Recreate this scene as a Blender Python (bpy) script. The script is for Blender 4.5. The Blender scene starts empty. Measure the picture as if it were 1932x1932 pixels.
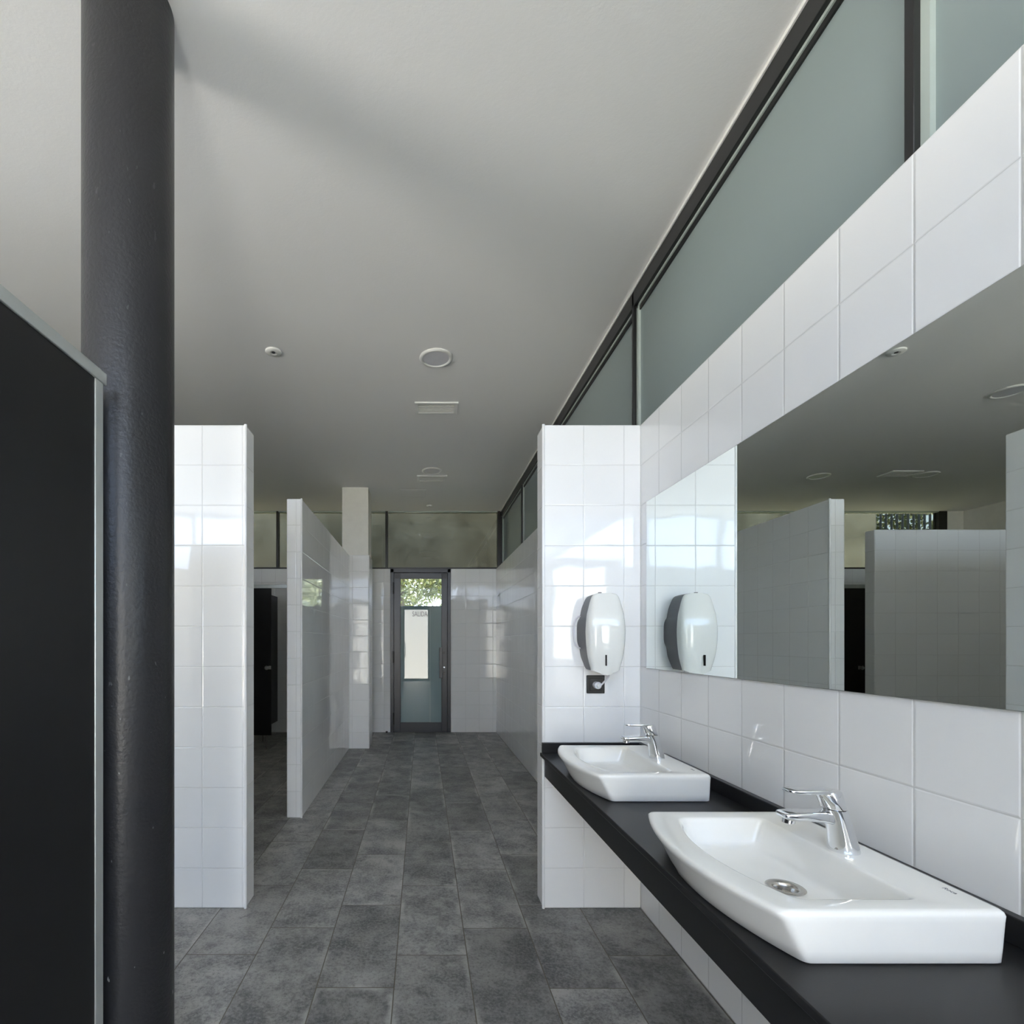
import bpy, bmesh, math, random
from mathutils import Vector, Matrix
random.seed(7)
S = bpy.context.scene
COL = S.collection

# ------------------------------------------------------------------ camera
cd = bpy.data.cameras.new('camera'); cam = bpy.data.objects.new('camera', cd); COL.objects.link(cam)
cam.location = (0, 0, 1.32); cam.rotation_euler = (math.pi/2, 0, 0)
cd.sensor_width = 36; cd.lens = 36*950/1932
cd.shift_x = (966-797)/1932; cd.shift_y = (1212-966)/1932
cd.clip_start = 0.02; cd.clip_end = 200
S.camera = cam

# ------------------------------------------------------------------ world (sky above, sunlit ground below the horizon)
SKY_STRENGTH = 7.2
GROUND_SUN = 3.3
w = bpy.data.worlds.new('sky'); S.world = w; w.use_nodes = True
nt = w.node_tree; nt.nodes.clear()
wo = nt.nodes.new('ShaderNodeOutputWorld'); bg = nt.nodes.new('ShaderNodeBackground')
tc = nt.nodes.new('ShaderNodeTexCoord'); sp = nt.nodes.new('ShaderNodeSeparateXYZ')
mr = nt.nodes.new('ShaderNodeMapRange'); mr.inputs[1].default_value = -1; mr.inputs[2].default_value = 1
cr = nt.nodes.new('ShaderNodeValToRGB'); e = cr.color_ramp.elements
e[0].position = 0.0; e[0].color = (.89, .85, .765, 1)
e[1].position = 1.0; e[1].color = (.42, .62, 1.0, 1)
x = e.new(.495); x.color = (.89, .85, .765, 1)
x = e.new(.505); x.color = (.86, .94, 1.05, 1)
x = e.new(.62); x.color = (.60, .82, 1.20, 1)
nt.links.new(tc.outputs['Generated'], sp.inputs[0]); nt.links.new(sp.outputs[2], mr.inputs[0])
nt.links.new(mr.outputs[0], cr.inputs[0]); nt.links.new(cr.outputs[0], bg.inputs[0])
# the paved ground lies in full sun on the left side of the building: brighter below the horizon towards -X
sl = nt.nodes.new('ShaderNodeMapRange'); sl.interpolation_type = 'SMOOTHSTEP'
sl.inputs[1].default_value = -.35; sl.inputs[2].default_value = -.80; sl.inputs[3].default_value = 1.0; sl.inputs[4].default_value = GROUND_SUN
bl = nt.nodes.new('ShaderNodeMapRange'); bl.interpolation_type = 'SMOOTHSTEP'
bl.inputs[1].default_value = .02; bl.inputs[2].default_value = -.02
mm = nt.nodes.new('ShaderNodeMath'); mm.operation = 'SUBTRACT'; mm.inputs[1].default_value = 1.0
m2 = nt.nodes.new('ShaderNodeMath'); m2.operation = 'MULTIPLY'
m3 = nt.nodes.new('ShaderNodeMath'); m3.operation = 'MULTIPLY_ADD'; m3.inputs[1].default_value = SKY_STRENGTH; m3.inputs[2].default_value = SKY_STRENGTH
nt.links.new(sp.outputs[0], sl.inputs[0]); nt.links.new(sp.outputs[2], bl.inputs[0])
nt.links.new(sl.outputs[0], mm.inputs[0]); nt.links.new(mm.outputs[0], m2.inputs[0]); nt.links.new(bl.outputs[0], m2.inputs[1])
nt.links.new(m2.outputs[0], m3.inputs[0]); nt.links.new(m3.outputs[0], bg.inputs[1])
nt.links.new(bg.outputs[0], wo.inputs[0])

def portal(name, loc, rot, sx, sy):
    l = bpy.data.lights.new(name, 'AREA'); l.shape = 'RECTANGLE'; l.size = sx; l.size_y = sy
    l.cycles.is_portal = True
    o = bpy.data.objects.new(name, l); COL.objects.link(o); o.location = loc; o.rotation_euler = rot
    return o
H = 3.25
sl_ = bpy.data.lights.new('sun', 'SUN'); sl_.energy = 44; sl_.angle = .009; sl_.color = (1, .95, .86)
so_ = bpy.data.objects.new('sun', sl_); COL.objects.link(so_); so_.rotation_euler = (math.radians(-28), 0, 0)   # high sun over the far side of the building
P2 = math.pi/2
portal('daylight_back', (-1.87, -2.60, 2.825), (P2, 0, math.pi), 5.9, .85)
portal('daylight_back_door', (-.215, -2.60, 1.2), (P2, 0, math.pi), .83, 2.4)
portal('daylight_left', (-5.8, -1.45, 1.05), (P2, 0, -P2), 2.1, 1.6)

# ------------------------------------------------------------------ exposure
vs = S.view_settings
vs.view_transform = 'Standard'; vs.look = 'None'; vs.gamma = 1; vs.use_curve_mapping = False
vs.exposure = 0.50
S.cycles.max_bounces = 14; S.cycles.diffuse_bounces = 12; S.cycles.glossy_bounces = 6
S.cycles.transparent_max_bounces = 12; S.cycles.sample_clamp_indirect = 6

# ------------------------------------------------------------------ helpers
def wloc(o):
    v = Vector((0, 0, 0))
    while o: v += o.location; o = o.parent
    return v
def mk(name, bm, mat, parent=None, smooth=False, bevel=0, seg=2, angle=40):
    if parent is not None:
        bmesh.ops.translate(bm, verts=bm.verts, vec=-wloc(parent))
    bmesh.ops.recalc_face_normals(bm, faces=bm.faces)
    me = bpy.data.meshes.new(name); bm.to_mesh(me); bm.free()
    o = bpy.data.objects.new(name, me); COL.objects.link(o)
    if mat: me.materials.append(mat)
    if parent is not None: o.parent = parent
    if smooth:
        me.polygons.foreach_set('use_smooth', [True]*len(me.polygons))
        try: me.set_sharp_from_angle(angle=math.radians(angle))
        except Exception: pass
    if bevel:
        m = o.modifiers.new('bevel', 'BEVEL'); m.width = bevel; m.segments = seg; m.limit_method = 'ANGLE'
        me.polygons.foreach_set('use_smooth', [True]*len(me.polygons))
        try: me.set_sharp_from_angle(angle=math.radians(50))
        except Exception: pass
    return o
def tag(o, label=None, cat=None, group=None, kind=None):
    if label: o['label'] = label
    if cat: o['category'] = cat
    if group: o['group'] = group
    if kind: o['kind'] = kind
    return o
def empty(name, loc, label=None, cat=None, group=None, kind=None):
    o = bpy.data.objects.new(name, None); COL.objects.link(o); o.location = loc; o.empty_display_size = .1
    return tag(o, label, cat, group, kind)
def copy_tree(o, parent=None):
    c = o.copy(); COL.objects.link(c); c.parent = parent
    for ch in list(o.children): copy_tree(ch, c)
    return c
def box(bm, x0, x1, y0, y1, z0, z1):
    vs_ = [bm.verts.new(p) for p in [(x0,y0,z0),(x1,y0,z0),(x1,y1,z0),(x0,y1,z0),(x0,y0,z1),(x1,y0,z1),(x1,y1,z1),(x0,y1,z1)]]
    for f in [(0,3,2,1),(4,5,6,7),(0,1,5,4),(1,2,6,5),(2,3,7,6),(3,0,4,7)]: bm.faces.new([vs_[i] for i in f])
    return bm
def B(*a):
    bm = bmesh.new()
    if isinstance(a[0], (tuple, list)):
        for q in a: box(bm, *q)
    else: box(bm, *a)
    return bm
def loft(bm, rings, cap0=True, cap1=True, closed=True):
    R = [[bm.verts.new(p) for p in r] for r in rings]
    n = len(R[0])
    for a, b in zip(R, R[1:]):
        for i in range(n if closed else n-1):
            j = (i+1) % n
            bm.faces.new([a[i], a[j], b[j], b[i]])
    if cap0: bm.faces.new(R[0])
    if cap1: bm.faces.new(list(reversed(R[-1])))
    return R
def circ(c, r, n=32, axis='z', ry=None):
    ry = r if ry is None else ry
    out = []
    for i in range(n):
        a = 2*math.pi*i/n; u, v = r*math.cos(a), ry*math.sin(a)
        out.append({'z': (c[0]+u, c[1]+v, c[2]), 'y': (c[0]+u, c[1], c[2]+v), 'x': (c[0], c[1]+u, c[2]+v)}[axis])
    return out
def cyl(bm, c, r, h, axis='z', n=32):
    d = {'z': (0,0,h), 'y': (0,h,0), 'x': (h,0,0)}[axis]
    loft(bm, [circ(c, r, n, axis), circ((c[0]+d[0], c[1]+d[1], c[2]+d[2]), r, n, axis)])
    return bm
def C(*a, **k): return cyl(bmesh.new(), *a, **k)
def lathe(bm, c, prof, n=48, cap0=False, cap1=False):      # prof: list of (r, z) about a vertical axis
    loft(bm, [circ((c[0], c[1], c[2]+z), r, n) for r, z in prof], cap0, cap1)
    return bm
def tube(bm, pts, r, n=10):
    pts = [Vector(p) for p in pts]; rings = []; up = None
    for i, p in enumerate(pts):
        t = (pts[min(i+1, len(pts)-1)] - pts[max(i-1, 0)]).normalized()
        if up is None:
            up = Vector((0,0,1)) if abs(t.z) < .9 else Vector((0,1,0))
        s = t.cross(up).normalized(); up = s.cross(t).normalized()
        rings.append([tuple(p + s*(r*math.cos(2*math.pi*k/n)) + up*(r*math.sin(2*math.pi*k/n))) for k in range(n)])
    loft(bm, rings); return bm

# ------------------------------------------------------------------ materials
class N:
    def __init__(s, name):
        s.m = bpy.data.materials.new(name); s.m.use_nodes = True; s.t = s.m.node_tree; s.t.nodes.clear()
        s.out = s.t.nodes.new('ShaderNodeOutputMaterial')
    def n(s, typ, **k):
        o = s.t.nodes.new('ShaderNode'+typ)
        for a, v in k.items(): setattr(o, a, v)
        return o
    def l(s, a, b): s.t.links.new(a, b)
    def put(s, sock, v):
        if hasattr(v, 'is_linked') or hasattr(v, 'links'): s.l(v, sock)
        else: sock.default_value = v
    def math(s, op, a, b=0.0, c=None):
        o = s.n('Math', operation=op); s.put(o.inputs[0], a); s.put(o.inputs[1], b)
        if c is not None: s.put(o.inputs[2], c)
        return o.outputs[0]
    def mix(s, f, a, b):
        o = s.n('Mix', data_type='RGBA'); s.put(o.inputs[0], f); s.put(o.inputs[6], a); s.put(o.inputs[7], b); return o.outputs[2]
    def step(s, v, a, b):
        o = s.n('MapRange', interpolation_type='SMOOTHSTEP'); s.put(o.inputs[0], v); s.put(o.inputs[1], a); s.put(o.inputs[2], b); return o.outputs[0]
    def noise(s, vec, scale, detail=4, rough=.55):
        o = s.n('TexNoise'); o.inputs['Scale'].default_value = scale; o.inputs['Detail'].default_value = detail; o.inputs['Roughness'].default_value = rough
        if vec is not None: s.l(vec, o.inputs['Vector'])
        return o.outputs['Fac']
    def bump(s, h, strength, dist, normal=None):
        o = s.n('Bump'); o.inputs['Strength'].default_value = strength; o.inputs['Distance'].default_value = dist; s.l(h, o.inputs['Height'])
        if normal is not None: s.l(normal, o.inputs['Normal'])
        return o.outputs[0]
    def bsdf(s, color, rough=.5, metal=0.0, spec=.5, normal=None, coat=0.0, coat_rough=.03):
        p = s.n('BsdfPrincipled'); s.put(p.inputs['Base Color'], color); s.put(p.inputs['Roughness'], rough)
        p.inputs['Metallic'].default_value = metal; p.inputs['Specular IOR Level'].default_value = spec
        p.inputs['Coat Weight'].default_value = coat; p.inputs['Coat Roughness'].default_value = coat_rough
        if normal is not None: s.l(normal, p.inputs['Normal'])
        return p.outputs[0]
    def done(s, sh): s.l(sh, s.out.inputs[0]); return s.m
def rgb(r, g, b): return (r, g, b, 1)
def plain(name, c, rough=.5, metal=0, spec=.5, coat=0.0, mottled=.06, scale=14, bump=0, bscale=200, bdist=.001):
    q = N(name); pos = q.n('TexCoord').outputs['Object']
    nz = q.noise(pos, scale, 3)
    col = q.mix(nz, rgb(*[v*(1-mottled) for v in c]), rgb(*[min(1, v*(1+mottled)) for v in c]))
    nr = None
    if bump: nr = q.bump(q.noise(pos, bscale, 2), bump, bdist)
    return q.done(q.bsdf(col, rough, metal, spec, nr, coat))

def tile_mat(name, offx, offy, base=(.90, .90, .90), wob=.22):
    q = N(name); g = q.n('NewGeometry')
    sp = q.n('SeparateXYZ'); q.l(g.outputs['Position'], sp.inputs[0])
    sn = q.n('SeparateXYZ'); q.l(g.outputs['True Normal'], sn.inputs[0])
    isx = q.math('GREATER_THAN', q.math('ABSOLUTE', sn.outputs[0]), .6)
    isz = q.math('GREATER_THAN', q.math('ABSOLUTE', sn.outputs[2]), .6)
    hx = q.math('SUBTRACT', sp.outputs[0], offx); hy = q.math('SUBTRACT', sp.outputs[1], offy)
    mx = q.n('Mix', data_type='FLOAT'); q.l(isx, mx.inputs[0]); q.l(hx, mx.inputs[2]); q.l(hy, mx.inputs[3])
    u = q.math('DIVIDE', mx.outputs[0], .2); v = q.math('DIVIDE', sp.outputs[2], .2)
    def edge(t):
        f = q.math('FRACT', t); return q.math('MULTIPLY', q.math('MINIMUM', f, q.math('SUBTRACT', 1.0, f)), .2)
    d = q.math('MINIMUM', edge(u), edge(v))
    d = q.math('ADD', d, q.math('MULTIPLY', isz, 1.0))
    grout = q.math('SUBTRACT', 1.0, q.step(d, .0006, .0016))
    cx = q.n('CombineXYZ'); q.l(q.math('FLOOR', u), cx.inputs[0]); q.l(q.math('FLOOR', v), cx.inputs[1]); q.l(isx, cx.inputs[2])
    wn = q.n('TexWhiteNoise', noise_dimensions='3D'); q.l(cx.outputs[0], wn.inputs['Vector'])
    rnd = wn.outputs['Value']
    c1 = q.mix(rnd, rgb(*[c*.985 for c in base]), rgb(*[min(1, c*1.01) for c in base]))
    col = q.mix(grout, c1, rgb(.66, .66, .65))
    # cushioned tile edge, slight waviness of the glaze and a slight tilt of each tile
    h = q.math('MULTIPLY', q.step(d, .0, .0050), .0010)
    wave = q.math('MULTIPLY', q.noise(g.outputs['Position'], 5.5, 1), .0011*wob/.22)
    fu = q.math('SUBTRACT', q.math('FRACT', u), .5)
    tilt = q.math('MULTIPLY', q.math('MULTIPLY', fu, q.math('SUBTRACT', rnd, .5)), .0006)
    hh = q.math('ADD', q.math('ADD', h, wave), tilt)
    nr = q.bump(hh, 1.0, 1.0)
    rough = q.math('ADD', .045, q.math('MULTIPLY', grout, .5))
    return q.done(q.bsdf(col, rough, 0, .5, nr))

def floor_mat():
    q = N('slate_grey_floor_tiles'); g = q.n('NewGeometry')
    sp = q.n('SeparateXYZ'); q.l(g.outputs['Position'], sp.inputs[0])
    u = q.math('DIVIDE', q.math('ADD', sp.outputs[0], .1087), .297)
    cu = q.math('FLOOR', u); fu = q.math('FRACT', u)
    yo = q.math('SUBTRACT', q.math('SUBTRACT', sp.outputs[1], 1.925), q.math('MULTIPLY', q.math('ADD', cu, 1.0), .2))
    v = q.math('DIVIDE', yo, .604); cv = q.math('FLOOR', v); fv = q.math('FRACT', v)
    du = q.math('MULTIPLY', q.math('MINIMUM', fu, q.math('SUBTRACT', 1.0, fu)), .297)
    dv = q.math('MULTIPLY', q.math('MINIMUM', fv, q.math('SUBTRACT', 1.0, fv)), .604)
    d = q.math('MINIMUM', du, dv)
    cx = q.n('CombineXYZ'); q.l(cu, cx.inputs[0]); q.l(cv, cx.inputs[1])
    wn = q.n('TexWhiteNoise', noise_dimensions='3D'); q.l(cx.outputs[0], wn.inputs['Vector'])
    sh = q.n('VectorMath', operation='MULTIPLY_ADD'); q.l(wn.outputs['Color'], sh.inputs[0]); sh.inputs[1].default_value = (40, 40, 40); q.l(g.outputs['Position'], sh.inputs[2])
    P = sh.outputs[0]
    cloud = q.noise(P, 5.0, 10, .70); fine = q.noise(P, 85, 6, .75); mid = q.noise(P, 14, 8, .72)
    c = q.mix(q.step(cloud, .32, .70), rgb(.125, .125, .127), rgb(.43, .42, .405))
    c = q.mix(q.math('MULTIPLY', q.step(fine, .45, .62), .40), c, rgb(.47, .46, .445))
    c = q.mix(q.math('MULTIPLY', q.step(mid, .54, .66), .50), c, rgb(.085, .086, .09))
    c = q.mix(q.math('MULTIPLY', q.math('SUBTRACT', 1.0, q.step(fine, .36, .47)), .45), c, rgb(.06, .06, .062))
    tone = q.math('ADD', .70, q.math('MULTIPLY', wn.outputs['Value'], .52))
    mt = q.n('Mix', data_type='RGBA', blend_type='MULTIPLY'); mt.inputs[0].default_value = 1
    cc = q.n('CombineColor'); [q.l(tone, cc.inputs[i]) for i in range(3)]
    q.l(c, mt.inputs[6]); q.l(cc.outputs[0], mt.inputs[7]); c = mt.outputs[2]
    # worn pale rims on some of the tile edges
    rim = q.math('SUBTRACT', 1.0, q.step(q.math('ADD', d, q.math('MULTIPLY', q.math('SUBTRACT', mid, .5), .05)), .0, .030))
    rim = q.math('MULTIPLY', rim, q.step(q.noise(P, 2.6, 2), .50, .64))
    c = q.mix(q.math('MULTIPLY', rim, .6), c, rgb(.60, .585, .56))
    spk = q.step(q.noise(P, 150, 2, .5), .715, .76)
    c = q.mix(q.math('MULTIPLY', spk, .5), c, rgb(.65, .64, .62))
    grout = q.math('SUBTRACT', 1.0, q.step(d, .0014, .0028))
    c = q.mix(grout, c, rgb(.125, .105, .082))
    hgt = q.math('ADD', q.math('MULTIPLY', q.step(d, .0005, .003), .0012), q.math('MULTIPLY', fine, .0006))
    nr = q.bump(hgt, .7, 1.0)
    rough = q.math('ADD', .36, q.math('MULTIPLY', cloud, .16))
    return q.done(q.bsdf(c, rough, 0, .5, nr))

def concrete_mat():
    q = N('board_marked_concrete'); g = q.n('NewGeometry'); P = g.outputs['Position']
    c = q.mix(q.step(q.noise(P, 1.6, 8, .62), .32, .68), rgb(.23, .205, .155), rgb(.46, .42, .34))
    c = q.mix(q.math('MULTIPLY', q.step(q.noise(P, 7, 6, .7), .56, .70), .5), c, rgb(.17, .155, .115))
    return q.done(q.bsdf(c, .85, 0, .3, q.bump(q.noise(P, 40, 4), .3, .004)))

def column_mat():
    q = N('anthracite_column_paint'); P = q.n('TexCoord').outputs['Object']
    sp = q.n('SeparateXYZ'); q.l(P, sp.inputs[0])
    c = rgb(.021, .021, .0235)
    low = q.math('SUBTRACT', 1.0, q.step(sp.outputs[2], .5, 1.5))
    mp = q.n('Mapping'); mp.inputs['Scale'].default_value = (1, 1, .45); q.l(P, mp.inputs['Vector'])
    chips = q.math('MULTIPLY', q.step(q.noise(mp.outputs[0], 62, 2, .4), .735, .76), q.math('ADD', .08, q.math('MULTIPLY', low, .75)))
    c = q.mix(chips, c, rgb(.38, .38, .38))
    nr = q.bump(q.noise(P, 95, 2, .5), .5, .0022)
    return q.done(q.bsdf(c, .36, 0, .38, nr))

def film_mat(name, c, rough, spec=.5, trans=0.0):
    q = N(name)
    b = q.bsdf(rgb(*c), rough, 0, spec)
    if trans:
        t = q.n('BsdfTranslucent'); t.inputs[0].default_value = rgb(*c)
        m = q.n('MixShader'); m.inputs[0].default_value = trans; q.l(b, m.inputs[1]); q.l(t.outputs[0], m.inputs[2]); b = m.outputs[0]
    return q.done(b)
def glass_mat(name, tint, ior=1.5):
    q = N(name)
    t = q.n('BsdfTransparent'); t.inputs[0].default_value = rgb(*tint)
    gl = q.n('BsdfGlossy'); gl.inputs['Roughness'].default_value = .0; gl.inputs[0].default_value = rgb(1, 1, 1)
    fr = q.n('Fresnel'); fr.inputs[0].default_value = ior
    front = q.math('SUBTRACT', 1.0, q.n('NewGeometry').outputs['Backfacing'])
    m = q.n('MixShader'); q.l(q.math('MULTIPLY', fr.outputs[0], front), m.inputs[0]); q.l(t.outputs[0], m.inputs[1]); q.l(gl.outputs[0], m.inputs[2])
    return q.done(m.outputs[0])
def ceiling_mat():
    q = N('matt_white_ceiling_plaster'); P = q.n('NewGeometry').outputs['Position']
    c = q.mix(q.noise(P, .9, 3), rgb(.84, .835, .82), rgb(.87, .865, .85))
    return q.done(q.bsdf(c, .9, 0, .2, q.bump(q.noise(P, 90, 3), .25, .002)))

M = {}
M['floor'] = floor_mat(); M['ceil'] = ceiling_mat(); M['conc'] = concrete_mat(); M['col'] = column_mat()
M['tileR'] = tile_mat('white_glazed_tiles_right', .0, .112)
M['tileF'] = tile_mat('white_glazed_tiles_far', .035, .0)
M['tileB'] = tile_mat('white_glazed_tiles_wing', .0, .1)
M['tileA'] = tile_mat('white_glazed_tiles_left', -.0916, .1)
M['tileC'] = tile_mat('white_glazed_tiles_middle', .05, .0)
M['tileP'] = tile_mat('white_glazed_tiles_pier', -.07, .05)
M['tileL'] = tile_mat('white_glazed_tiles_rear', .03, .0)
M['plaster'] = plain('cream_plaster', (.80, .785, .73), .85, spec=.2)
M['white'] = plain('white_enamel', (.80, .80, .78), .35)
M['lens'] = plain('opal_lamp_lens', (.70, .70, .74), .3)
M['trimw'] = plain('white_corner_profile', (.84, .84, .84), .15)
M['frame'] = plain('black_window_aluminium', (.012, .012, .013), .35)
M['dframe'] = plain('anthracite_door_aluminium', (.030, .033, .042), .30)
M['bead'] = plain('pale_glazing_bead', (.42, .48, .45), .3)
M['alu'] = plain('satin_aluminium', (.62, .65, .64), .38, metal=.6)
M['hpl'] = plain('black_laminate_panel', (.010, .010, .011), .40, spec=.4, bump=.12, bscale=500, bdist=.0004)
M['counter'] = plain('black_laminate_worktop', (.014, .014, .015), .36, spec=.35, bump=.15, bscale=420, bdist=.0004)
M['ceramic'] = plain('white_sanitary_ceramic', (.89, .88, .845), .06, mottled=.01)
M['chrome'] = plain('polished_chrome', (.80, .81, .83), .04, metal=1, mottled=.01)
M['steel'] = plain('brushed_steel', (.55, .53, .50), .25, metal=1)
M['shellw'] = plain('glossy_white_plastic', (.82, .82, .79), .07, mottled=.01)
M['shellg'] = plain('grey_plastic', (.085, .085, .09), .42)
M['blackp'] = plain('black_plastic', (.012, .012, .012), .35)
M['dark'] = plain('dark_recess', (.01, .01, .01), .8)
M['ink'] = plain('grey_print', (.06, .07, .10), .5)
M['film'] = film_mat('frosted_clerestory_glass', (.235, .285, .29), .09, .5)
M['dfilm'] = film_mat('teal_frosted_door_film', (.20, .285, .295), .015, .6)
M['glass'] = glass_mat('green_tinted_glass', (.30, .30, .265), 1.55)
M['dglass'] = glass_mat('clear_door_glass', (.86, .89, .86), 1.22)
q = N('silvered_mirror'); M['mirror'] = q.done(q.bsdf(rgb(.81, .86, .85), .0, 1.0))
M['silver'] = plain('mirror_edge', (.30, .32, .30), .3, metal=.5)
M['leaf'] = plain('tree_leaves', (.16, .17, .06), .6, mottled=.7, scale=1.3)
M['bark'] = plain('tree_bark', (.12, .09, .065), .9)
M['lawn'] = plain('grass_ground', (.16, .19, .07), .95, mottled=.4)

# ------------------------------------------------------------------ setting
XL, XR, YB, YF = -5.8, 1.085, -2.6, 7.4
def struct(name, bm, mat, parent=None, label=None, **k):
    o = mk(name, bm, mat, parent, **k)
    if parent is None: tag(o, label, 'building part', None, 'structure')
    return o
def st(o, label, cat): return tag(o, label, cat, None, 'structure')

st(mk('floor', B(XL-.2, 1.4, YB-.2, YF+.16, -.12, 0), M['floor']), 'dark grey slate-look tile floor running the length of the washroom', 'floor')
st(mk('ceiling', B(XL-.2, 1.5, YB-.2, YF+.16, H, H+.25), M['ceil']), 'smooth off-white ceiling crossed by a soft column shadow', 'ceiling')
st(mk('wall_right', B((XR, 1.40, YB, YF+.15, 0, 2.4)), M['tileR']), 'white square-tiled wall behind the washbasins and mirror', 'wall')
DX0, DX1, DZ = -.467, .413, 2.385
st(mk('wall_far', B((XL, DX0, YF, YF+.14, 0, 2.4), (DX1, XR, YF, YF+.14, 0, 2.4)), M['tileF']), 'white tiled end wall on both sides of the exit door', 'wall')
WY0, WY1, WZ0, WZ1 = -2.5, -.4, .25, 1.85
st(mk('wall_left', B((XL-.15, XL, WY1, YF+.15, 0, H), (XL-.15, XL, WY0, WY1, 0, WZ0), (XL-.15, XL, WY0, WY1, WZ1, H), (XL-.15, XL, YB, WY0, 0, H)), M['plaster']), 'plain pale plaster side wall seen in the mirror', 'wall')
st(mk('wall_back', B((XL-.15, -.85, YB-.15, YB, 0, 2.4), (XL-.15, -4.8, YB-.15, YB, 2.4, H), (.75, 1.4, YB-.15, YB, 0, 2.4), (-.85, -.63, YB-.15, YB, 0, 2.58), (.20, .75, YB-.15, YB, 0, 2.58)), M['tileL']), 'white tiled wall behind the viewer', 'wall')
# partition walls
pA = st(mk('wall_partition_left', B(XL, -.875, 2.497, 2.62, 0, 2.4), M['tileA'], bevel=.008, seg=3), 'white tiled partition wall beside the black column', 'wall')
pB = st(mk('wall_partition_right', B(.597, XR, 2.497, 2.622, 0, 2.4), M['tileB'], bevel=.008, seg=3), 'short white tiled wing wall carrying the hand towel dispenser', 'wall')
pC = st(mk('wall_partition_middle', B(-1.021, -.907, 3.785, 6.25, 0, 2.4), M['tileC'], bevel=.008, seg=3), 'long white tiled partition running along the corridor to the pier', 'wall')
pF = st(mk('wall_partition_rear', B(XL, -2.17, 4.815, 4.925, 0, 2.4), M['tileL'], bevel=.008, seg=3), 'white tiled partition seen only in the mirror', 'wall')
# white corner profiles on the partition ends
def corner(n, x, y, r, label):
    st(mk('trim_%d' % n, C((x, y, 0.0), r, 2.402, n=16), M['trimw'], smooth=True), label, 'corner trim')
corner(1, .6005, 2.5005, .0075, 'white corner trim on the wing wall edge')
corner(2, -.8785, 2.5005, .0075, 'white corner trim on the left partition edge')
corner(3, -.9105, 3.7885, .0075, 'white corner trim on the middle partition edge')
# pier with tile cladding
pier = empty('pier', (-.84, 6.45, 0), 'square cream plastered pier with white tiled lower part at the partition end', 'pillar')
mk('plaster_shaft', B(-1.0, -.672, 6.268, 6.62, 0, H), M['plaster'], pier, bevel=.004)
mk('tile_cladding', B(-1.012, -.660, 6.252, 6.632, 0, 2.405), M['tileP'], pier, bevel=.005)

# ---- right clerestory (frosted glass strip under the ceiling)
w1 = empty('window_1', (1.17, 2.4, 2.4), 'long frosted glass clerestory strip above the mirror wall', 'window', None, 'structure')
XG = 1.152
fz = H-.012
mk('window_frame', B((XG, XG+.10, YB, YF, fz-.085, fz), (XG-.02, XG+.10, YB, YF, 2.396, 2.412)), M['frame'], w1, bevel=.002)
mk('glazing_gasket', B((XG+.022, XG+.03, YB, YF, fz-.118, fz-.085)), M['frame'], w1)
muls = [-1.9, -.35, 1.187, 2.752, 4.32, 5.87, 7.36]
for i, ym in enumerate(muls):
    mk('mullion', B(XG, XG+.09, ym-.006, ym+.018, 2.4, fz), M['frame'], w1, bevel=.002)
    y0 = ym+.018; y1 = muls[i+1]-.006 if i < len(muls)-1 else None
    mk('glazing_bead', B((XG+.016, XG+.06, ym-.028, ym-.006, 2.41, fz-.085)), M['bead'], w1)
    if y1:
        mk('bead_strip', B((XG+.016, XG+.05, y0, y1, fz-.097, fz-.085)), M['bead'], w1)
        mk('pane', B(XG+.03, XG+.05, y0-.005, y1+.005, 2.405, fz-.085), M['film'], w1)
mk('backing', B(XG+.10, XG+.12, YB, YF, 2.4, H), M['frame'], w1)
st(mk('trim_4', B(XG-.006, XG+.004, YB, YF, H-.014, H), M['white']), 'thin pale strip where the ceiling meets the clerestory frame', 'trim')

# ---- far clerestory
w2 = empty('window_2', (-2.3, YF+.05, 2.4), 'dark tinted clerestory window band over the exit door', 'window', None, 'structure')
mk('window_frame', B((XL, XR+.05, YF+.01, YF+.09, 2.4, 2.425)), M['frame'], w2)
mk('head_strip', B(XL, XR+.05, YF+.005, YF+.09, H-.012, H), M['bead'], w2)
posts = [(-5.56, -5.44), (-4.0, -3.965), (-2.15, -2.12), (-.545, -.508), (1.105, 1.16)]
for a, b in posts: mk('mullion', B(a, b, YF+.0, YF+.09, 2.4, H), M['frame'], w2, bevel=.002)
for (a, b), (c, d) in zip(posts, posts[1:]):
    mk('pane', B(b, c, YF+.045, YF+.055, 2.425, H-.012), M['glass'], w2)
st(mk('trim_5', B(XL, -5.56, YF, YF+.09, 2.4, H), M['plaster']), 'pale plastered end of the clerestory seen in the mirror', 'trim')

# ---- exit door
d1 = empty('door_1', (-.027, YF, 0), 'anthracite framed glass exit door marked SALIDA at the corridor end', 'door', None, 'structure')
y0, y1 = YF-.012, YF+.07
mk('door_frame', B((DX0-.005, DX0+.045, y0, y1, 0, 2.40), (DX1-.045, DX1+.005, y0, y1, 0, 2.40), (DX0, DX1, y0, y1, 2.345, 2.40)), M['dframe'], d1, bevel=.003)
lx0, lx1 = DX0+.05, DX1-.05
mk('door_rebate', B((DX0+.04, DX0+.062, YF+.03, YF+.07, 0, 2.36), (DX1-.062, DX1-.04, YF+.03, YF+.07, 0, 2.36), (DX0, DX1, YF+.03, YF+.07, 2.325, 2.36), (DX0, DX1, YF-.01, YF+.07, 0, .013)), M['dframe'], d1)
GX0, GX1, GZ0, GZ1 = -.325, .285, .14, 2.258
leaf = mk('door_leaf', B((lx0, GX0, YF-.02, YF+.04, .012, 2.338), (GX1, lx1, YF-.02, YF+.04, .012, 2.338), (GX0, GX1, YF-.02, YF+.04, .012, GZ0), (GX0, GX1, YF-.02, YF+.04, GZ1, 2.338)), M['dframe'], d1, bevel=.003)
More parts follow.
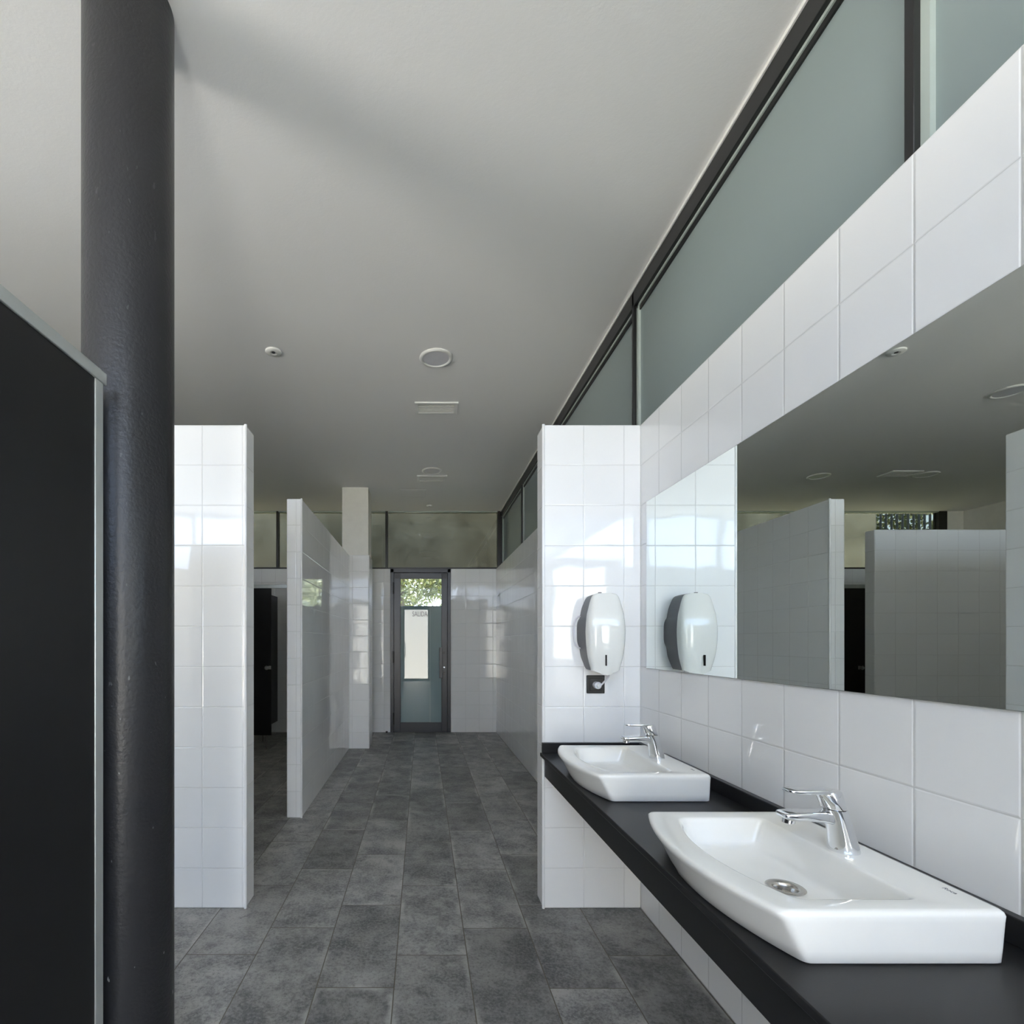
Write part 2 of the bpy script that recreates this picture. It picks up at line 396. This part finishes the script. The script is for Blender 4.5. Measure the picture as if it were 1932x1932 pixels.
mk('corner_plate', B((lx0+.003, GX0-.004, YF-.0225, YF-.015, GZ1-.005, 2.33), (GX1+.004, lx1-.003, YF-.0225, YF-.015, GZ1-.005, 2.33)), M['frame'], leaf)
ZS = 1.857
mk('clear_pane', B(GX0, GX1, YF+.005, YF+.013, ZS, GZ1), M['dglass'], d1)
mk('frosted_pane', B(GX0, GX1, YF+.002, YF+.013, GZ0, ZS), M['dfilm'], d1)
mk('film_seam', B(.112, .1145, YF+.0005, YF+.003, GZ0, ZS), M['bead'], d1)
mk('glazing_gasket', B((GX0, GX0+.006, YF-.004, YF+.006, GZ0, GZ1), (GX1-.006, GX1, YF-.004, YF+.006, GZ0, GZ1), (GX0, GX1, YF-.004, YF+.006, GZ1-.006, GZ1), (GX0, GX1, YF-.004, YF+.006, GZ0, GZ0+.006)), M['frame'], d1)
for z in (2.03, 1.02, .12):
    mk('hinge', C((lx0-.006, YF-.028, z), .011, .17, n=12), M['blackp'], d1, smooth=True)
hd = mk('pull_handle', B(.245, .293, YF-.075, YF-.06, .80, 1.245), M['dframe'], d1, bevel=.004)
mk('bracket', B((.285, .325, YF-.062, YF-.02, 1.15, 1.19), (.285, .325, YF-.062, YF-.02, .845, .885)), M['blackp'], hd)
mk('lock_cylinder', C((.318, YF-.034, .955), .012, .016, axis='y', n=16), M['chrome'], d1, smooth=True)
def text_mesh(name, txt, size, mat, parent, loc, rot, extrude=.0004):
    cu = bpy.data.curves.new('t', 'FONT'); cu.body = txt; cu.size = size; cu.extrude = extrude
    o = bpy.data.objects.new('t', cu); COL.objects.link(o)
    bpy.context.view_layer.update()
    me = bpy.data.meshes.new_from_object(o.evaluated_get(bpy.context.evaluated_depsgraph_get())); me.name = name
    bpy.data.objects.remove(o)
    me.transform(Matrix.Translation(Vector(loc)-wloc(parent)) @ rot)
    me.materials.clear(); me.materials.append(mat)
    o = bpy.data.objects.new(name, me); COL.objects.link(o); o.parent = parent
    return o
text_mesh('lettering', 'SALIDA', .104, M['ink'], d1, (-.150, YF+.0008, 1.703), Matrix.Rotation(P2, 4, 'X') @ Matrix.Diagonal((.66, 1, 1, 1)))

# ---- rear door opening and side window behind the viewer
d2 = empty('door_2', (-.215, YB, 0), 'glazed entrance door frame behind the viewer', 'door', None, 'structure')
mk('door_frame', B((-.66, -.62, YB-.1, YB, 0, 2.58), (.19, .23, YB-.1, YB, 0, 2.58), (-.63, .20, YB-.1, YB, 2.455, 2.58), (-.63, .20, YB-.06, YB-.02, 0, .07)), M['dframe'], d2)
mk('pull_handle', B((-.60, -.58, YB+.03, YB+.05, .80, 1.30), (-.64, -.58, YB, YB+.05, .84, .87), (-.64, -.58, YB, YB+.05, 1.23, 1.26)), M['steel'], d2)
w3 = empty('window_3', (-2.3, YB, 2.4), 'wide window band over the rear wall behind the viewer', 'window', None, 'structure')
mk('window_frame', B((-4.8, -.85, YB-.1, YB-.02, 2.40, 2.45), (.75, 1.1, YB-.1, YB-.02, 2.4, 2.44), (-4.8, 1.1, YB-.1, YB-.02, H-.03, H)), M['frame'], w3)
for xx in (-4.8, -3.5, -2.4, -1.25, .55): mk('mullion', B(xx, xx+.04, YB-.1, YB-.02, 2.4 if abs(xx) > 1.2 else 2.58, H), M['frame'], w3)
w4 = empty('window_4', (XL, -1.45, WZ0), 'tall side window near the rear corner', 'window', None, 'structure')
mk('window_frame', B((XL-.1, XL, WY0, WY0+.04, WZ0, WZ1), (XL-.1, XL, WY1-.04, WY1, WZ0, WZ1), (XL-.1, XL, WY0, WY1, WZ0, WZ0+.04), (XL-.1, XL, WY0, WY1, WZ1-.04, WZ1)), M['frame'], w4)

# ------------------------------------------------------------------ column
col = empty('column', (-.887, 1.525, 0), 'round anthracite painted steel column next to the black cubicle panel', 'column')
mk('shaft', C((-.887, 1.525, 0), .122, H, n=96), M['col'], col, smooth=True)

# ------------------------------------------------------------------ cubicle panels
def foot(x, y, h, parent):
    f = mk('foot', C((x, y, .006), .009, h-.006, n=16), M['steel'], parent, smooth=True)
    mk('base_disc', C((x, y, 0), .022, .006, n=20), M['steel'], f, smooth=True)
    return f
cp = empty('cubicle_partition', (-.853, .4, 0), 'black laminate cubicle panel with grey aluminium top rail in the left foreground', 'cubicle panel')
mk('panel', B(-.861, -.848, -.9, 1.303, .17, 2.006), M['hpl'], cp)
mk('edge_profile', B(-.864, -.845, 1.302, 1.334, .17, 2.005), M['alu'], cp, bevel=.002).__setitem__('label', 'grey aluminium edge strip')
mk('top_rail', B(-.872, -.843, -.9, 1.346, 2.005, 2.037), M['alu'], cp, bevel=.002).__setitem__('label', 'grey aluminium rail')
for yy in (1.2, -.5): foot(-.8545, yy, .17, cp)
for ex0, ex1, el in ((-5.78, -3.05, 'unseen black laminate panel added to block low daylight, nearest the side wall'), (-1.70, -.905, 'unseen black laminate panel added to block low daylight, beside the left foreground cubicle front')):  # added panels out of view, spaced to limit side-window light on the partitions
    ce = empty('cubicle_partition', ((ex0+ex1)/2, 1.3065, 0), el, 'cubicle panel')
    mk('panel', B(ex0, ex1, 1.300, 1.313, .10, 2.005), M['hpl'], ce)
    mk('top_rail', B(ex0, ex1, 1.296, 1.317, 2.005, 2.037), M['alu'], ce)
    for xx in (ex0+.15, ex1-.15): foot(xx, 1.3065, .10, ce)
YC = 6.24
fr = mk('cubicle_rail', B(-5.78, -1.022, YC-.012, YC+.02, 1.99, 2.036), M['alu'], bevel=.002)
tag(fr, 'grey aluminium rail along the top of the far black cubicle fronts', 'rail')
def fpanel(name, x0, x1, label, cat, feet, latch=None, group=None):
    t = empty(name, ((x0+x1)/2, YC, 0), label, cat, group)
    mk('panel', B(x0, x1, YC-.006, YC+.007, .17, 1.99), M['hpl'], t, bevel=.0015)
    for x in feet: foot(x, YC+.001, .17, t)
    if latch:
        l = mk('latch', C((latch, YC-.024, 1.005), .026, .018, axis='y', n=24), M['steel'], t, smooth=True)
        mk('thumb_turn', C((latch, YC-.036, 1.005), .012, .013, axis='y', n=18), M['chrome'], l, smooth=True)
        mk('keeper', B(latch+.018, latch+.052, YC-.02, YC-.006, .985, 1.03), M['steel'], l, bevel=.002)
    return t
fpanel('cubicle_partition', -2.30, -1.872, 'black far cubicle front with a round steel latch and one steel foot', 'cubicle panel', (-1.935,), -1.925)
fpanel('cubicle_door', -2.90, -2.305, 'black cubicle door hidden behind the left partition, beside the latch panel', 'cubicle door', ())
fpanel('cubicle_partition', -3.36, -2.905, 'black cubicle front glimpsed in the mirror gap between two tiled partitions', 'cubicle panel', (-3.0,), -3.28)
fpanel('cubicle_door', -3.96, -3.365, 'black cubicle door nearest the side wall, hidden by the rear partition', 'cubicle door', ())
fpanel('cubicle_partition', -5.78, -3.965, 'wide black cubicle front reaching the side wall', 'cubicle panel', (-4.2, -5.4))
dv = empty('cubicle_divider', (-2.13, 6.8, 0), 'dark cubicle divider seen edge-on behind the latch panel', 'cubicle divider')
mk('panel', B(-2.136, -2.123, YC+.01, 7.38, .17, 1.985), M['hpl'], dv)
foot(-2.13, 6.72, .17, dv)

# ------------------------------------------------------------------ mirror
mi = empty('wall_mirror', (XR, 1.0, 1.195), 'long frameless mirror on the tiled wall above the washbasins', 'mirror')
mk('backing', B(XR-.006, XR-.001, -1.2, 2.424, 1.195, 1.998), M['silver'], mi)
mk('reflective_face', B(XR-.0075, XR-.006, -1.1985, 2.4225, 1.1965, 1.9965), M['mirror'], mi)

# ------------------------------------------------------------------ countertop
ct = empty('countertop', (.83, .8, .655), 'black laminate washbasin countertop with upstand and deep front apron', 'countertop')
CT0, CT1 = -1.2, 2.494
mk('slab', B(.582, XR-.002, CT0, CT1, .757, .775), M['counter'], ct, bevel=.0025)
mk('apron', B(.606, .624, CT0, CT1, .655, .757), M['counter'], ct, bevel=.0015)
mk('upstand', B((XR-.022, XR-.002, CT0, CT1-.021, .775, .826), (.59, XR-.002, CT1-.021, CT1, .775, .826)), M['counter'], ct, bevel=.002)

# ------------------------------------------------------------------ washbasins
def outline(y0, y1, xb, xf, sag, r, z, nf=28, ns=8, nc=6):
    # counter-clockwise from the front corner of the near end: near end, back, far end, bowed front
    A_ = Vector((xf, y0)); B_ = Vector((xb, y0)); C_ = Vector((xb, y1)); D_ = Vector((xf, y1))
    def fr_(t): return Vector((xf - sag*4*t*(1-t), y1 + (y0-y1)*t))
    tl = r/(y1-y0)
    def fil(p0, c, p1):
        return [p0*(1-t)**2 + c*2*t*(1-t) + p1*t*t for t in [i/nc for i in range(nc+1)]]
    dx = Vector((1, 0)); dy = Vector((0, 1)); pts = []
    c1 = fil(fr_(1-tl), A_, A_+dx*r); pts += c1
    pts += [(A_+dx*r).lerp(B_-dx*r, i/ns) for i in range(1, ns)]
    pts += fil(B_-dx*r, B_, B_+dy*r)
    pts += [(B_+dy*r).lerp(C_-dy*r, i/ns) for i in range(1, ns)]
    pts += fil(C_-dy*r, C_, C_-dx*r)
    pts += [(C_-dx*r).lerp(D_+dx*r, i/ns) for i in range(1, ns)]
    pts += fil(D_+dx*r, D_, fr_(tl))
    pts += [fr_(tl + (1-2*tl)*i/nf) for i in range(1, nf)]
    return [(p.x, p.y, z) for p in pts]
DRX, DRY = .775, 1.075
def basin():
    t = empty('washbasin', (.80, 1.09, .775))
    zt = .87
    R = []
    R.append(outline(.853, 1.338, .980, .650, .052, .012, .7755))
    R.append(outline(.849, 1.341, .983, .646, .052, .012, .779))
    R.append(outline(.847, 1.342, .983, .636, .053, .012, .800))
    R.append(outline(.843, 1.345, .983, .610, .055, .012, .850))
    R.append(outline(.842, 1.346, .983, .603, .055, .012, .860))
    R.append(outline(.8435, 1.3445, .9815, .603, .055, .012, .8655))
    R.append(outline(.847, 1.341, .978, .606, .055, .012, .869))
    R.append(outline(.853, 1.335, .972, .612, .055, .012, zt))
    R.append(outline(.880, 1.297, .876, .655, .050, .022, zt))
    R.append(outline(.884, 1.294, .873, .659, .050, .022, zt-.0012))
    R.append(outline(.888, 1.291, .870, .662, .050, .022, zt-.005))
    R.append(outline(.891, 1.289, .867, .666, .050, .022, zt-.012))
    R.append(outline(.902, 1.283, .851, .676, .048, .022, .815))
    R.append(outline(.906, 1.281, .847, .680, .047, .022, .808))
    R.append(outline(.914, 1.276, .840, .688, .046, .024, .8025))
    R.append(outline(.926, 1.268, .830, .700, .045, .028, .800))
    fl = R[-1]
    c = Vector((DRX, DRY))
    def toward(rad, f, z):
        o = []
        for p in fl:
            v = Vector((p[0], p[1])) - c; d = v.normalized()*rad
            o.append((c.x + v.x*f + d.x*(1-f), c.y + v.y*f + d.y*(1-f), z))
        return o
    R.append(toward(.034, .5, .798)); R.append(toward(.034, 0, .796)); R.append(toward(.026, 0, .7945)); R.append(toward(.025, 0, .779))
    bm = bmesh.new(); loft(bm, R)
    mk('bowl', bm, M['ceramic'], t, smooth=True, angle=60)
    bm = bmesh.new()
    lathe(bm, (DRX, DRY, .796), [(.0245, -.0005), (.036, .0005), (.037, .0015), (.0355, .0026), (.026, .0022), (.0235, .0005), (.0215, -.005), (.020, -.013), (.013, -.0145)], 40)
    dr = mk('drain', bm, M['steel'], t, smooth=True, angle=60); dr['label'] = 'steel drain ring'
    mk('drain_hole', C((DRX, DRY, .796-.0160), .0135, .001, n=24), M['dark'], dr)
    text_mesh('logo', 'Roca', .012, M['ink'], t, (.952, .924, .8701), Matrix.Rotation(-P2, 4, 'Z'), .0001)
    return t
b1 = basin(); tag(b1, 'nearest white bow-front ceramic washbasin on the black countertop, drain in view', 'washbasin', 'washbasins on the countertop')
b2 = copy_tree(b1); b2.location.y += .868; tag(b2, 'farther white bow-front ceramic washbasin on the countertop next to the wing wall', 'washbasin')

def rrect(x, y, z, hw, hh, n=6, k=.6):       # rounded section in the YZ plane
    r = min(hw, hh)*k; out = []
    for cx_, cz_, a0 in ((hw-r, hh-r, 0), (-hw+r, hh-r, 90), (-hw+r, -hh+r, 180), (hw-r, -hh+r, 270)):
        for i in range(n+1):
            a = math.radians(a0+90*i/n); out.append((x, y+cx_+r*math.cos(a), z+cz_+r*math.sin(a)))
    return out
def faucet():
    t = empty('faucet', (.912, 1.09, .87)); Y = 1.09
    bm = bmesh.new()
    loft(bm, [circ((.912, Y, .870), .0285, 40), circ((.9115, Y, .8725), .029, 40), circ((.909, Y, .890), .027, 40), circ((.904, Y, .915), .0245, 40), circ((.898, Y, .938), .0235, 40), circ((.893, Y, .956), .0235, 40), circ((.8915, Y, .9605), .0232, 40), circ((.8912, Y, .961), .0215, 40)])
    mk('body', bm, M['chrome'], t, smooth=True, angle=50)
    bm = bmesh.new()
    loft(bm, [rrect(.902, Y, .939, .009, .010), rrect(.886, Y, .9405, .0150, .0125), rrect(.872, Y, .943, .0180, .0125), rrect(.857, Y, .9455, .0200, .0115), rrect(.83, Y, .947, .0205, .0098), rrect(.80, Y, .9465, .0205, .0088), rrect(.784, Y, .9465, .0195, .0076), rrect(.777, Y, .9475, .017, .0050), rrect(.7755, Y, .948, .015, .003)])
    spt = mk('spout', bm, M['chrome'], t, smooth=True, angle=50)
    bm = bmesh.new(); loft(bm, [circ((.7945, Y, .942), .0125, 24), circ((.792, Y, .931), .0125, 24), circ((.7918, Y, .9303), .011, 24)])
    mk('aerator', bm, M['chrome'], spt, smooth=True)
    bm = bmesh.new()      # handle neck: rises from the body collar and leans forward
    def el(x, z, rx, ry, n=40): return circ((x, Y, z), rx, n, 'z', ry)
    loft(bm, [el(.8910, .9620, .0222, .0222), el(.8895, .9640, .0232, .0232), el(.884, .980, .0242, .0225), el(.880, .992, .0262, .021), el(.8775, .9985, .0262, .0195), el(.876, 1.0015, .0225, .0165), el(.875, 1.0025, .014, .011)])
    hdl = mk('lever_hub', bm, M['chrome'], t, smooth=True, angle=50)
    bm = bmesh.new()
    loft(bm, [rrect(.893, Y, .9965, .013, .0050), rrect(.880, Y, .9985, .0185, .0052), rrect(.85, Y, .9995, .0190, .0046), rrect(.82, Y, .9995, .0185, .0042), rrect(.80, Y, .9995, .0172, .0038), rrect(.790, Y, 1.0000, .0145, .0030), rrect(.7865, Y, 1.0005, .0105, .0018)])
    mk('lever', bm, M['chrome'], t, smooth=True, angle=50)
    return t
f1 = faucet(); tag(f1, 'chrome single-lever faucet on the nearest washbasin', 'faucet', 'washbasin faucets')
f2 = copy_tree(f1); f2.location.y += .868; tag(f2, 'chrome single-lever faucet on the farther washbasin', 'faucet')

# ------------------------------------------------------------------ towel dispenser, socket
YW = 2.497
ds = empty('towel_dispenser', (.862, YW, 1.165), 'white and grey plastic dispenser on the wing wall above the black socket', 'dispenser')
rows = [(1.552, .034, .028), (1.547, .050, .042), (1.537, .060, .052), (1.512, .069, .064), (1.484, .076, .074), (1.455, .083, .080), (1.440, .085, .083), (1.427, .0865, .091), (1.407, .088, .096), (1.37, .0895, .097), (1.33, .088, .096), (1.312, .087, .092), (1.295, .0855, .085), (1.253, .080, .078), (1.22, .0725, .066), (1.197, .066, .056), (1.188, .0645, .050)]
CX = .862
def smooth_rows(rw, m=4):
    out = []
    for i in range(len(rw)-1):
        p0 = rw[max(i-1, 0)]; p1 = rw[i]; p2 = rw[i+1]; p3 = rw[min(i+2, len(rw)-1)]
        for j in range(m):
            t = j/m
            z = p1[0] + (p2[0]-p1[0])*t; o = [z]
            for c in (1, 2):
                m1 = (p2[c]-p0[c])/(p2[0]-p0[0])*(p2[0]-p1[0]); m2 = (p3[c]-p1[c])/(p3[0]-p1[0])*(p2[0]-p1[0])
                o.append((2*t**3-3*t*t+1)*p1[c] + (t**3-2*t*t+t)*m1 + (-2*t**3+3*t*t)*p2[c] + (t**3-t*t)*m2)
            out.append(tuple(o))
    return out + [rw[-1]]
rows = smooth_rows(rows)
def dep(z):      # how far the cover stands off the wall
    t = (z-1.188)/(1.552-1.188)
    return .128 + .040*math.sin(math.pi*min(1, max(0, t*.86+.10)))
bm = bmesh.new(); rings = []
for z, wf, wb in rows:
    ys = YW-.118; y_ = []
    rings.append([(CX-wb, YW-.001, z), (CX-wb*.6-wf*.4-.003, YW-.05, z), (CX-wf, ys, z), (CX+wf, ys, z), (CX+wb*.6+wf*.4+.003, YW-.05, z), (CX+wb, YW-.001, z)])
loft(bm, rings)
gb = mk('rear_housing', bm, M['shellg'], ds, smooth=True, angle=50); gb['label'] = 'grey rear housing'
bm = bmesh.new(); rings = []; K = 22
for i, (z, wf, wb) in enumerate(rows):
    ring = []; ys = YW-.117; d = dep(z)-.117
    t = (z-1.188)/(1.552-1.188)
    dip = .022*max(0, 1-t*5)
    for k in range(K+1):
        a = math.pi*k/K; cs = math.cos(a); sn = math.sin(a)
        xx = CX - (wf+.0015)*math.copysign(abs(cs)**.62, cs)
        nose = .010*math.exp(-((xx-CX)/.022)**2)*max(0, min(1, (1.30-z)/.10))
        yy = ys - d*abs(sn)**.62 - nose*abs(sn)
        ring.append((xx, yy, z - dip*abs(sn)**1.6*math.exp(-((xx-CX)/.045)**2)))
    ring.append((CX, ys+.004, z))
    rings.append(ring)
loft(bm, rings)
sh = mk('front_cover', bm, M['shellw'], ds, smooth=True, angle=50); sh['label'] = 'glossy white cover'
mk('level_slot', B(CX-.0132, CX-.0114, YW-.1765, YW-.160, 1.212, 1.262), M['dark'], sh)
mk('top_lock', C((.848, YW-.09, 1.545), .0085, .014, n=16), M['shellg'], ds, smooth=True)
bm = bmesh.new()
tube(bm, [(.772, YW-.03, 1.448), (.766, YW-.02, 1.445), (.757, YW-.014, 1.435), (.750, YW-.012, 1.415), (.747, YW-.012, 1.385), (.747, YW-.012, 1.355), (.750, YW-.012, 1.325), (.757, YW-.014, 1.305), (.767, YW-.02, 1.294), (.774, YW-.03, 1.292)], .0042)
mk('side_handle', bm, M['lens'], ds, smooth=True, angle=60)['label'] = 'pale curved side handle'
so = empty('wall_socket', (.857, YW, 1.07), 'black square wall socket with grey plug under the white dispenser', 'socket')
mk('cover_plate', B(.8125, .901, YW-.010, YW, 1.068, 1.157), M['blackp'], so, bevel=.003)
mk('inner_plate', B(.826, .888, YW-.0125, YW-.009, 1.081, 1.144), M['blackp'], so, bevel=.002)
pl = mk('power_plug', C((.856, YW-.046, 1.110), .0175, .0332, axis='y', n=12), M['lens'], ds, smooth=True); pl['label'] = 'pale round plug and short cord'
mk('plug_cap', C((.858, YW-.055, 1.109), .010, .010, axis='y', n=12), M['white'], pl, smooth=True)
bm = bmesh.new(); tube(bm, [(.859, YW-.054, 1.109), (.868, YW-.06, 1.116), (.884, YW-.068, 1.137), (.897, YW-.075, 1.157), (.902, YW-.08, 1.175), (.90, YW-.085, 1.20)], .0042)
mk('cord', bm, M['lens'], pl, smooth=True)

# ------------------------------------------------------------------ ceiling fittings
def downlight(x, y, r):
    t = empty('downlight', (x, y, H))
    bm = bmesh.new(); lathe(bm, (x, y, H), [(r, 0), (r+.001, -.004), (r-.004, -.010), (r*.86, -.013), (r*.80, -.010), (r*.775, -.006)], 48, False, False)
    mk('ring', bm, M['white'], t, smooth=True, angle=50)
    mk('lens', C((x, y, H-.0065), r*.785, .006, n=48), M['lens'], t, smooth=True)
    return t
lab = [('round white recessed downlight nearest the viewer, before the larger vent', .093, 3.414), ('round white recessed downlight just before the smaller far vent', .107, 5.66),
       ('round downlight on the left ceiling, at the right edge of the mirror', -2.35, 3.868), ('round downlight reflected alone at the left of the mirror ceiling', -2.44, 5.84), ('round downlight reflected overlapping the square vent in the mirror', -3.63, 5.78)]
dl = None
for L, X, Yy in lab:
    if dl is None: dl = o = downlight(X, Yy, .113)
    else: o = copy_tree(dl); o.location = (X, Yy, H)
    tag(o, L, 'downlight', 'recessed downlights')
def vent(x, y, wx, wy):
    t = empty('air_vent', (x, y, H)); z = H
    f = .028
    mk('border', B((x-wx/2, x+wx/2, y-wy/2, y-wy/2+f, z-.012, z), (x-wx/2, x+wx/2, y+wy/2-f, y+wy/2, z-.012, z), (x-wx/2, x-wx/2+f, y-wy/2+f, y+wy/2-f, z-.012, z), (x+wx/2-f, x+wx/2, y-wy/2+f, y+wy/2-f, z-.012, z)), M['white'], t, bevel=.002)
    mk('duct', B(x-wx/2+f, x+wx/2-f, y-wy/2+f, y+wy/2-f, z-.002, z), M['white'], t)
    n = 5
    for i in range(n):
        yc = y-wy/2+f + (wy-2*f)*(i+.5)/n
        bm = bmesh.new(); c, s = math.cos(.75), math.sin(.75); h = .015
        pr = [(-.0035, -.012), (-.0015, -.012), (.0055, -.003), (.0035, -.003)]
        loft(bm, [[(x-wx/2+f, yc+a, z+b) for a, b in pr], [(x+wx/2-f, yc+a, z+b) for a, b in pr]])
        mk('louvre', bm, M['white'], t)
    return t
v1 = vent(.113, 4.14, .35, .205); tag(v1, 'white slatted air vent between the two corridor downlights', 'vent', 'ceiling vents')
v2 = copy_tree(v1); v2.location = (.112, 5.915, H); tag(v2, 'white slatted air vent beside the far corridor downlight', 'vent')
v3 = copy_tree(v1); v3.location = (-3.3, 5.75, H); tag(v3, 'white air vent seen in the mirror next to a downlight', 'vent')
def sensor(x, y, r, label, name='presence_sensor'):
    t = empty(name, (x, y, H), label, 'sensor')
    bm = bmesh.new(); lathe(bm, (x, y, H), [(r, 0), (r, -.006), (r*.93, -.010), (r*.45, -.012), (r*.36, -.007), (r*.2, -.006), (.001, -.006)], 36, False, True)
    mk('housing', bm, M['white'], t, smooth=True, angle=50)
    mk('eye', C((x, y, H-.0095), r*.22, .004, n=20), M['shellg'], t, smooth=True)
sensor(-.988, 3.34, .052, 'small round white ceiling sensor with a dark centre left of the downlight')
sensor(.10, 7.1, .04, 'tiny round ceiling sensor just before the far windows')
ah = empty('access_hatch', (-.12, 6.5, H), 'flush rectangular ceiling hatch with thin border beyond the far vent', 'hatch')
mk('panel', B(-.27, .035, 6.37, 6.66, H-.002, H), M['ceil'], ah)
mk('border', B((-.28, .045, 6.36, 6.37, H-.004, H), (-.28, .045, 6.66, 6.67, H-.004, H), (-.28, -.27, 6.37, 6.66, H-.004, H), (.035, .045, 6.37, 6.66, H-.004, H)), M['white'], ah)

# door stop on the floor
dsn = empty('door_stop', (-.52, 7.33, 0), 'small round steel door stop on the floor left of the exit door', 'door stop')
mk('post', C((-.52, 7.33, 0), .013, .03, n=16), M['steel'], dsn, smooth=True)
mk('rubber_ring', C((-.52, 7.33, .012), .016, .012, n=16), M['blackp'], dsn, smooth=True)

# ------------------------------------------------------------------ outside
st(mk('wall_exterior', B((-5.95, 3.2, 9.0, 9.3, 2.62, 4.8)), M['conc']), 'bare concrete beam outside the far clerestory', 'wall')
st(mk('ceiling_added_shade', B((-2.7, 3.2, 7.62, 12.3, 4.8, 5.0)), M['conc']), 'unseen concrete canopy slab added to shade the beam outside the far wall', 'canopy')  # out-of-view slab, added so the right part of the beam stays dark
st(mk('wall_light_block', B((-2.7, 3.2, 11.5, 11.7, -.15, 2.1), (3.0, 3.2, YF+.16, 11.5, -.15, 4.8)), M['conc']), 'unseen concrete walls added to keep low light off the outside beam', 'wall')  # hidden walls added to cut the light reaching the beam from below
sc = empty('slatted_screen', (-6.5, 9.6, -.02), 'thin vertical slat screen outside, seen in the mirror in front of trees', 'screen')
for k in range(15):
    mk('slat', B(-7.55+.105*k, -7.55+.105*k+.013, 9.6, 9.64, -.02, 4.8), M['dframe'], sc)
mk('rail', B(-7.6, -5.98, 9.64, 9.67, 2.25, 2.30), M['dframe'], sc)
st(mk('wall_garden', B(-2.6, 2.2, -5.4, -5.2, -.15, 2.75), M['plaster']), 'sunlit white garden wall outside the entrance behind the viewer', 'wall')
st(mk('ground_terrace', B(-9.0, 5.0, YF+.16, 12.0, -.15, -.02), M['conc']), 'concrete terrace outside the far wall', 'ground')
st(mk('ground', B(-30, 30, 12.0, 45, -.15, -.02), M['lawn']), 'grass ground beyond the far wall', 'ground')
st(mk('ground_rear', B(-30, 30, -40, -9, -.15, -.02), M['lawn']), 'grass ground behind the viewer', 'ground')
def tree_proto(loc):
    t = empty('tree', loc)
    bm = bmesh.new(); tube(bm, [(loc[0], loc[1], -.02), (loc[0]+.05, loc[1], 1.2), (loc[0]-.05, loc[1]+.1, 2.6), (loc[0]+.1, loc[1], 4.2)], .11, 10)
    mk('trunk', bm, M['bark'], t, smooth=True)
    bm = bmesh.new(); rr = random.Random(3)
    blobs = [(rr.uniform(-1.5, 1.5), rr.uniform(-1.0, 1.0), rr.uniform(1.2, 4.3), rr.uniform(.55, 1.0)) for _ in range(18)]
    for bx_, by_, bz_, br in blobs:
        for _ in range(620):
            v = Vector((rr.gauss(0, 1), rr.gauss(0, 1), rr.gauss(0, 1))).normalized()*br*rr.uniform(.55, 1.0)
            p = Vector((loc[0]+bx_, loc[1]+by_, bz_)) + v
            a = Vector((rr.gauss(0, 1), rr.gauss(0, 1), rr.gauss(0, 1))).normalized(); b = a.orthogonal().normalized(); s = rr.uniform(.024, .050)
            q4 = [p-a*s*1.6, p+b*s, p+a*s*1.6, p-b*s]
            bm.faces.new([bm.verts.new(x_) for x_ in q4])
    mk('foliage', bm, M['leaf'], t)
    return t
spots = [(-.6, 14.5, 0, 1.0, 'leafy green tree seen through the clear top of the exit door'), (2.6, 20.0, 1.1, 1.15, 'leafy tree at the right of the exit door view'), (-3.2, 20.0, 2.0, 1.15, 'leafy tree at the left of the exit door view'),
         (-11.2, 16.0, .6, 1.25, 'leafy tree behind the slatted screen, in the mirror'), (-18.5, 17.5, 2.6, 1.3, 'leafy tree farther left behind the slatted screen'), (-9.0, 26.0, 0.2, 1.2, 'leafy tree deeper behind the slatted screen')]
rear = [(-26, -24), (-19.5, -25), (-13, -23.5), (-6.6, -25), (-.2, -24), (6.2, -25.2)]
tp = None
for k, (X, Yy, rz, s, L) in enumerate(spots):
    if tp is None: tp = o = tree_proto((X, Yy, 0))
    else: o = copy_tree(tp); o.location = (X, Yy, 0)
    o.rotation_euler = (0, 0, rz); o.scale = (s, s, s); tag(o, L, 'tree', 'trees outside the far wall')
for k, (X, Yy) in enumerate(rear):
    o = copy_tree(tp); o.location = (X, Yy, 0); o.rotation_euler = (0, 0, k*1.3); s = .75+.10*(k % 3); o.scale = (s, s, s)
    tag(o, 'leafy tree on the lawn behind the viewer, mirrored in the glazed tiles', 'tree', 'trees behind the viewer')
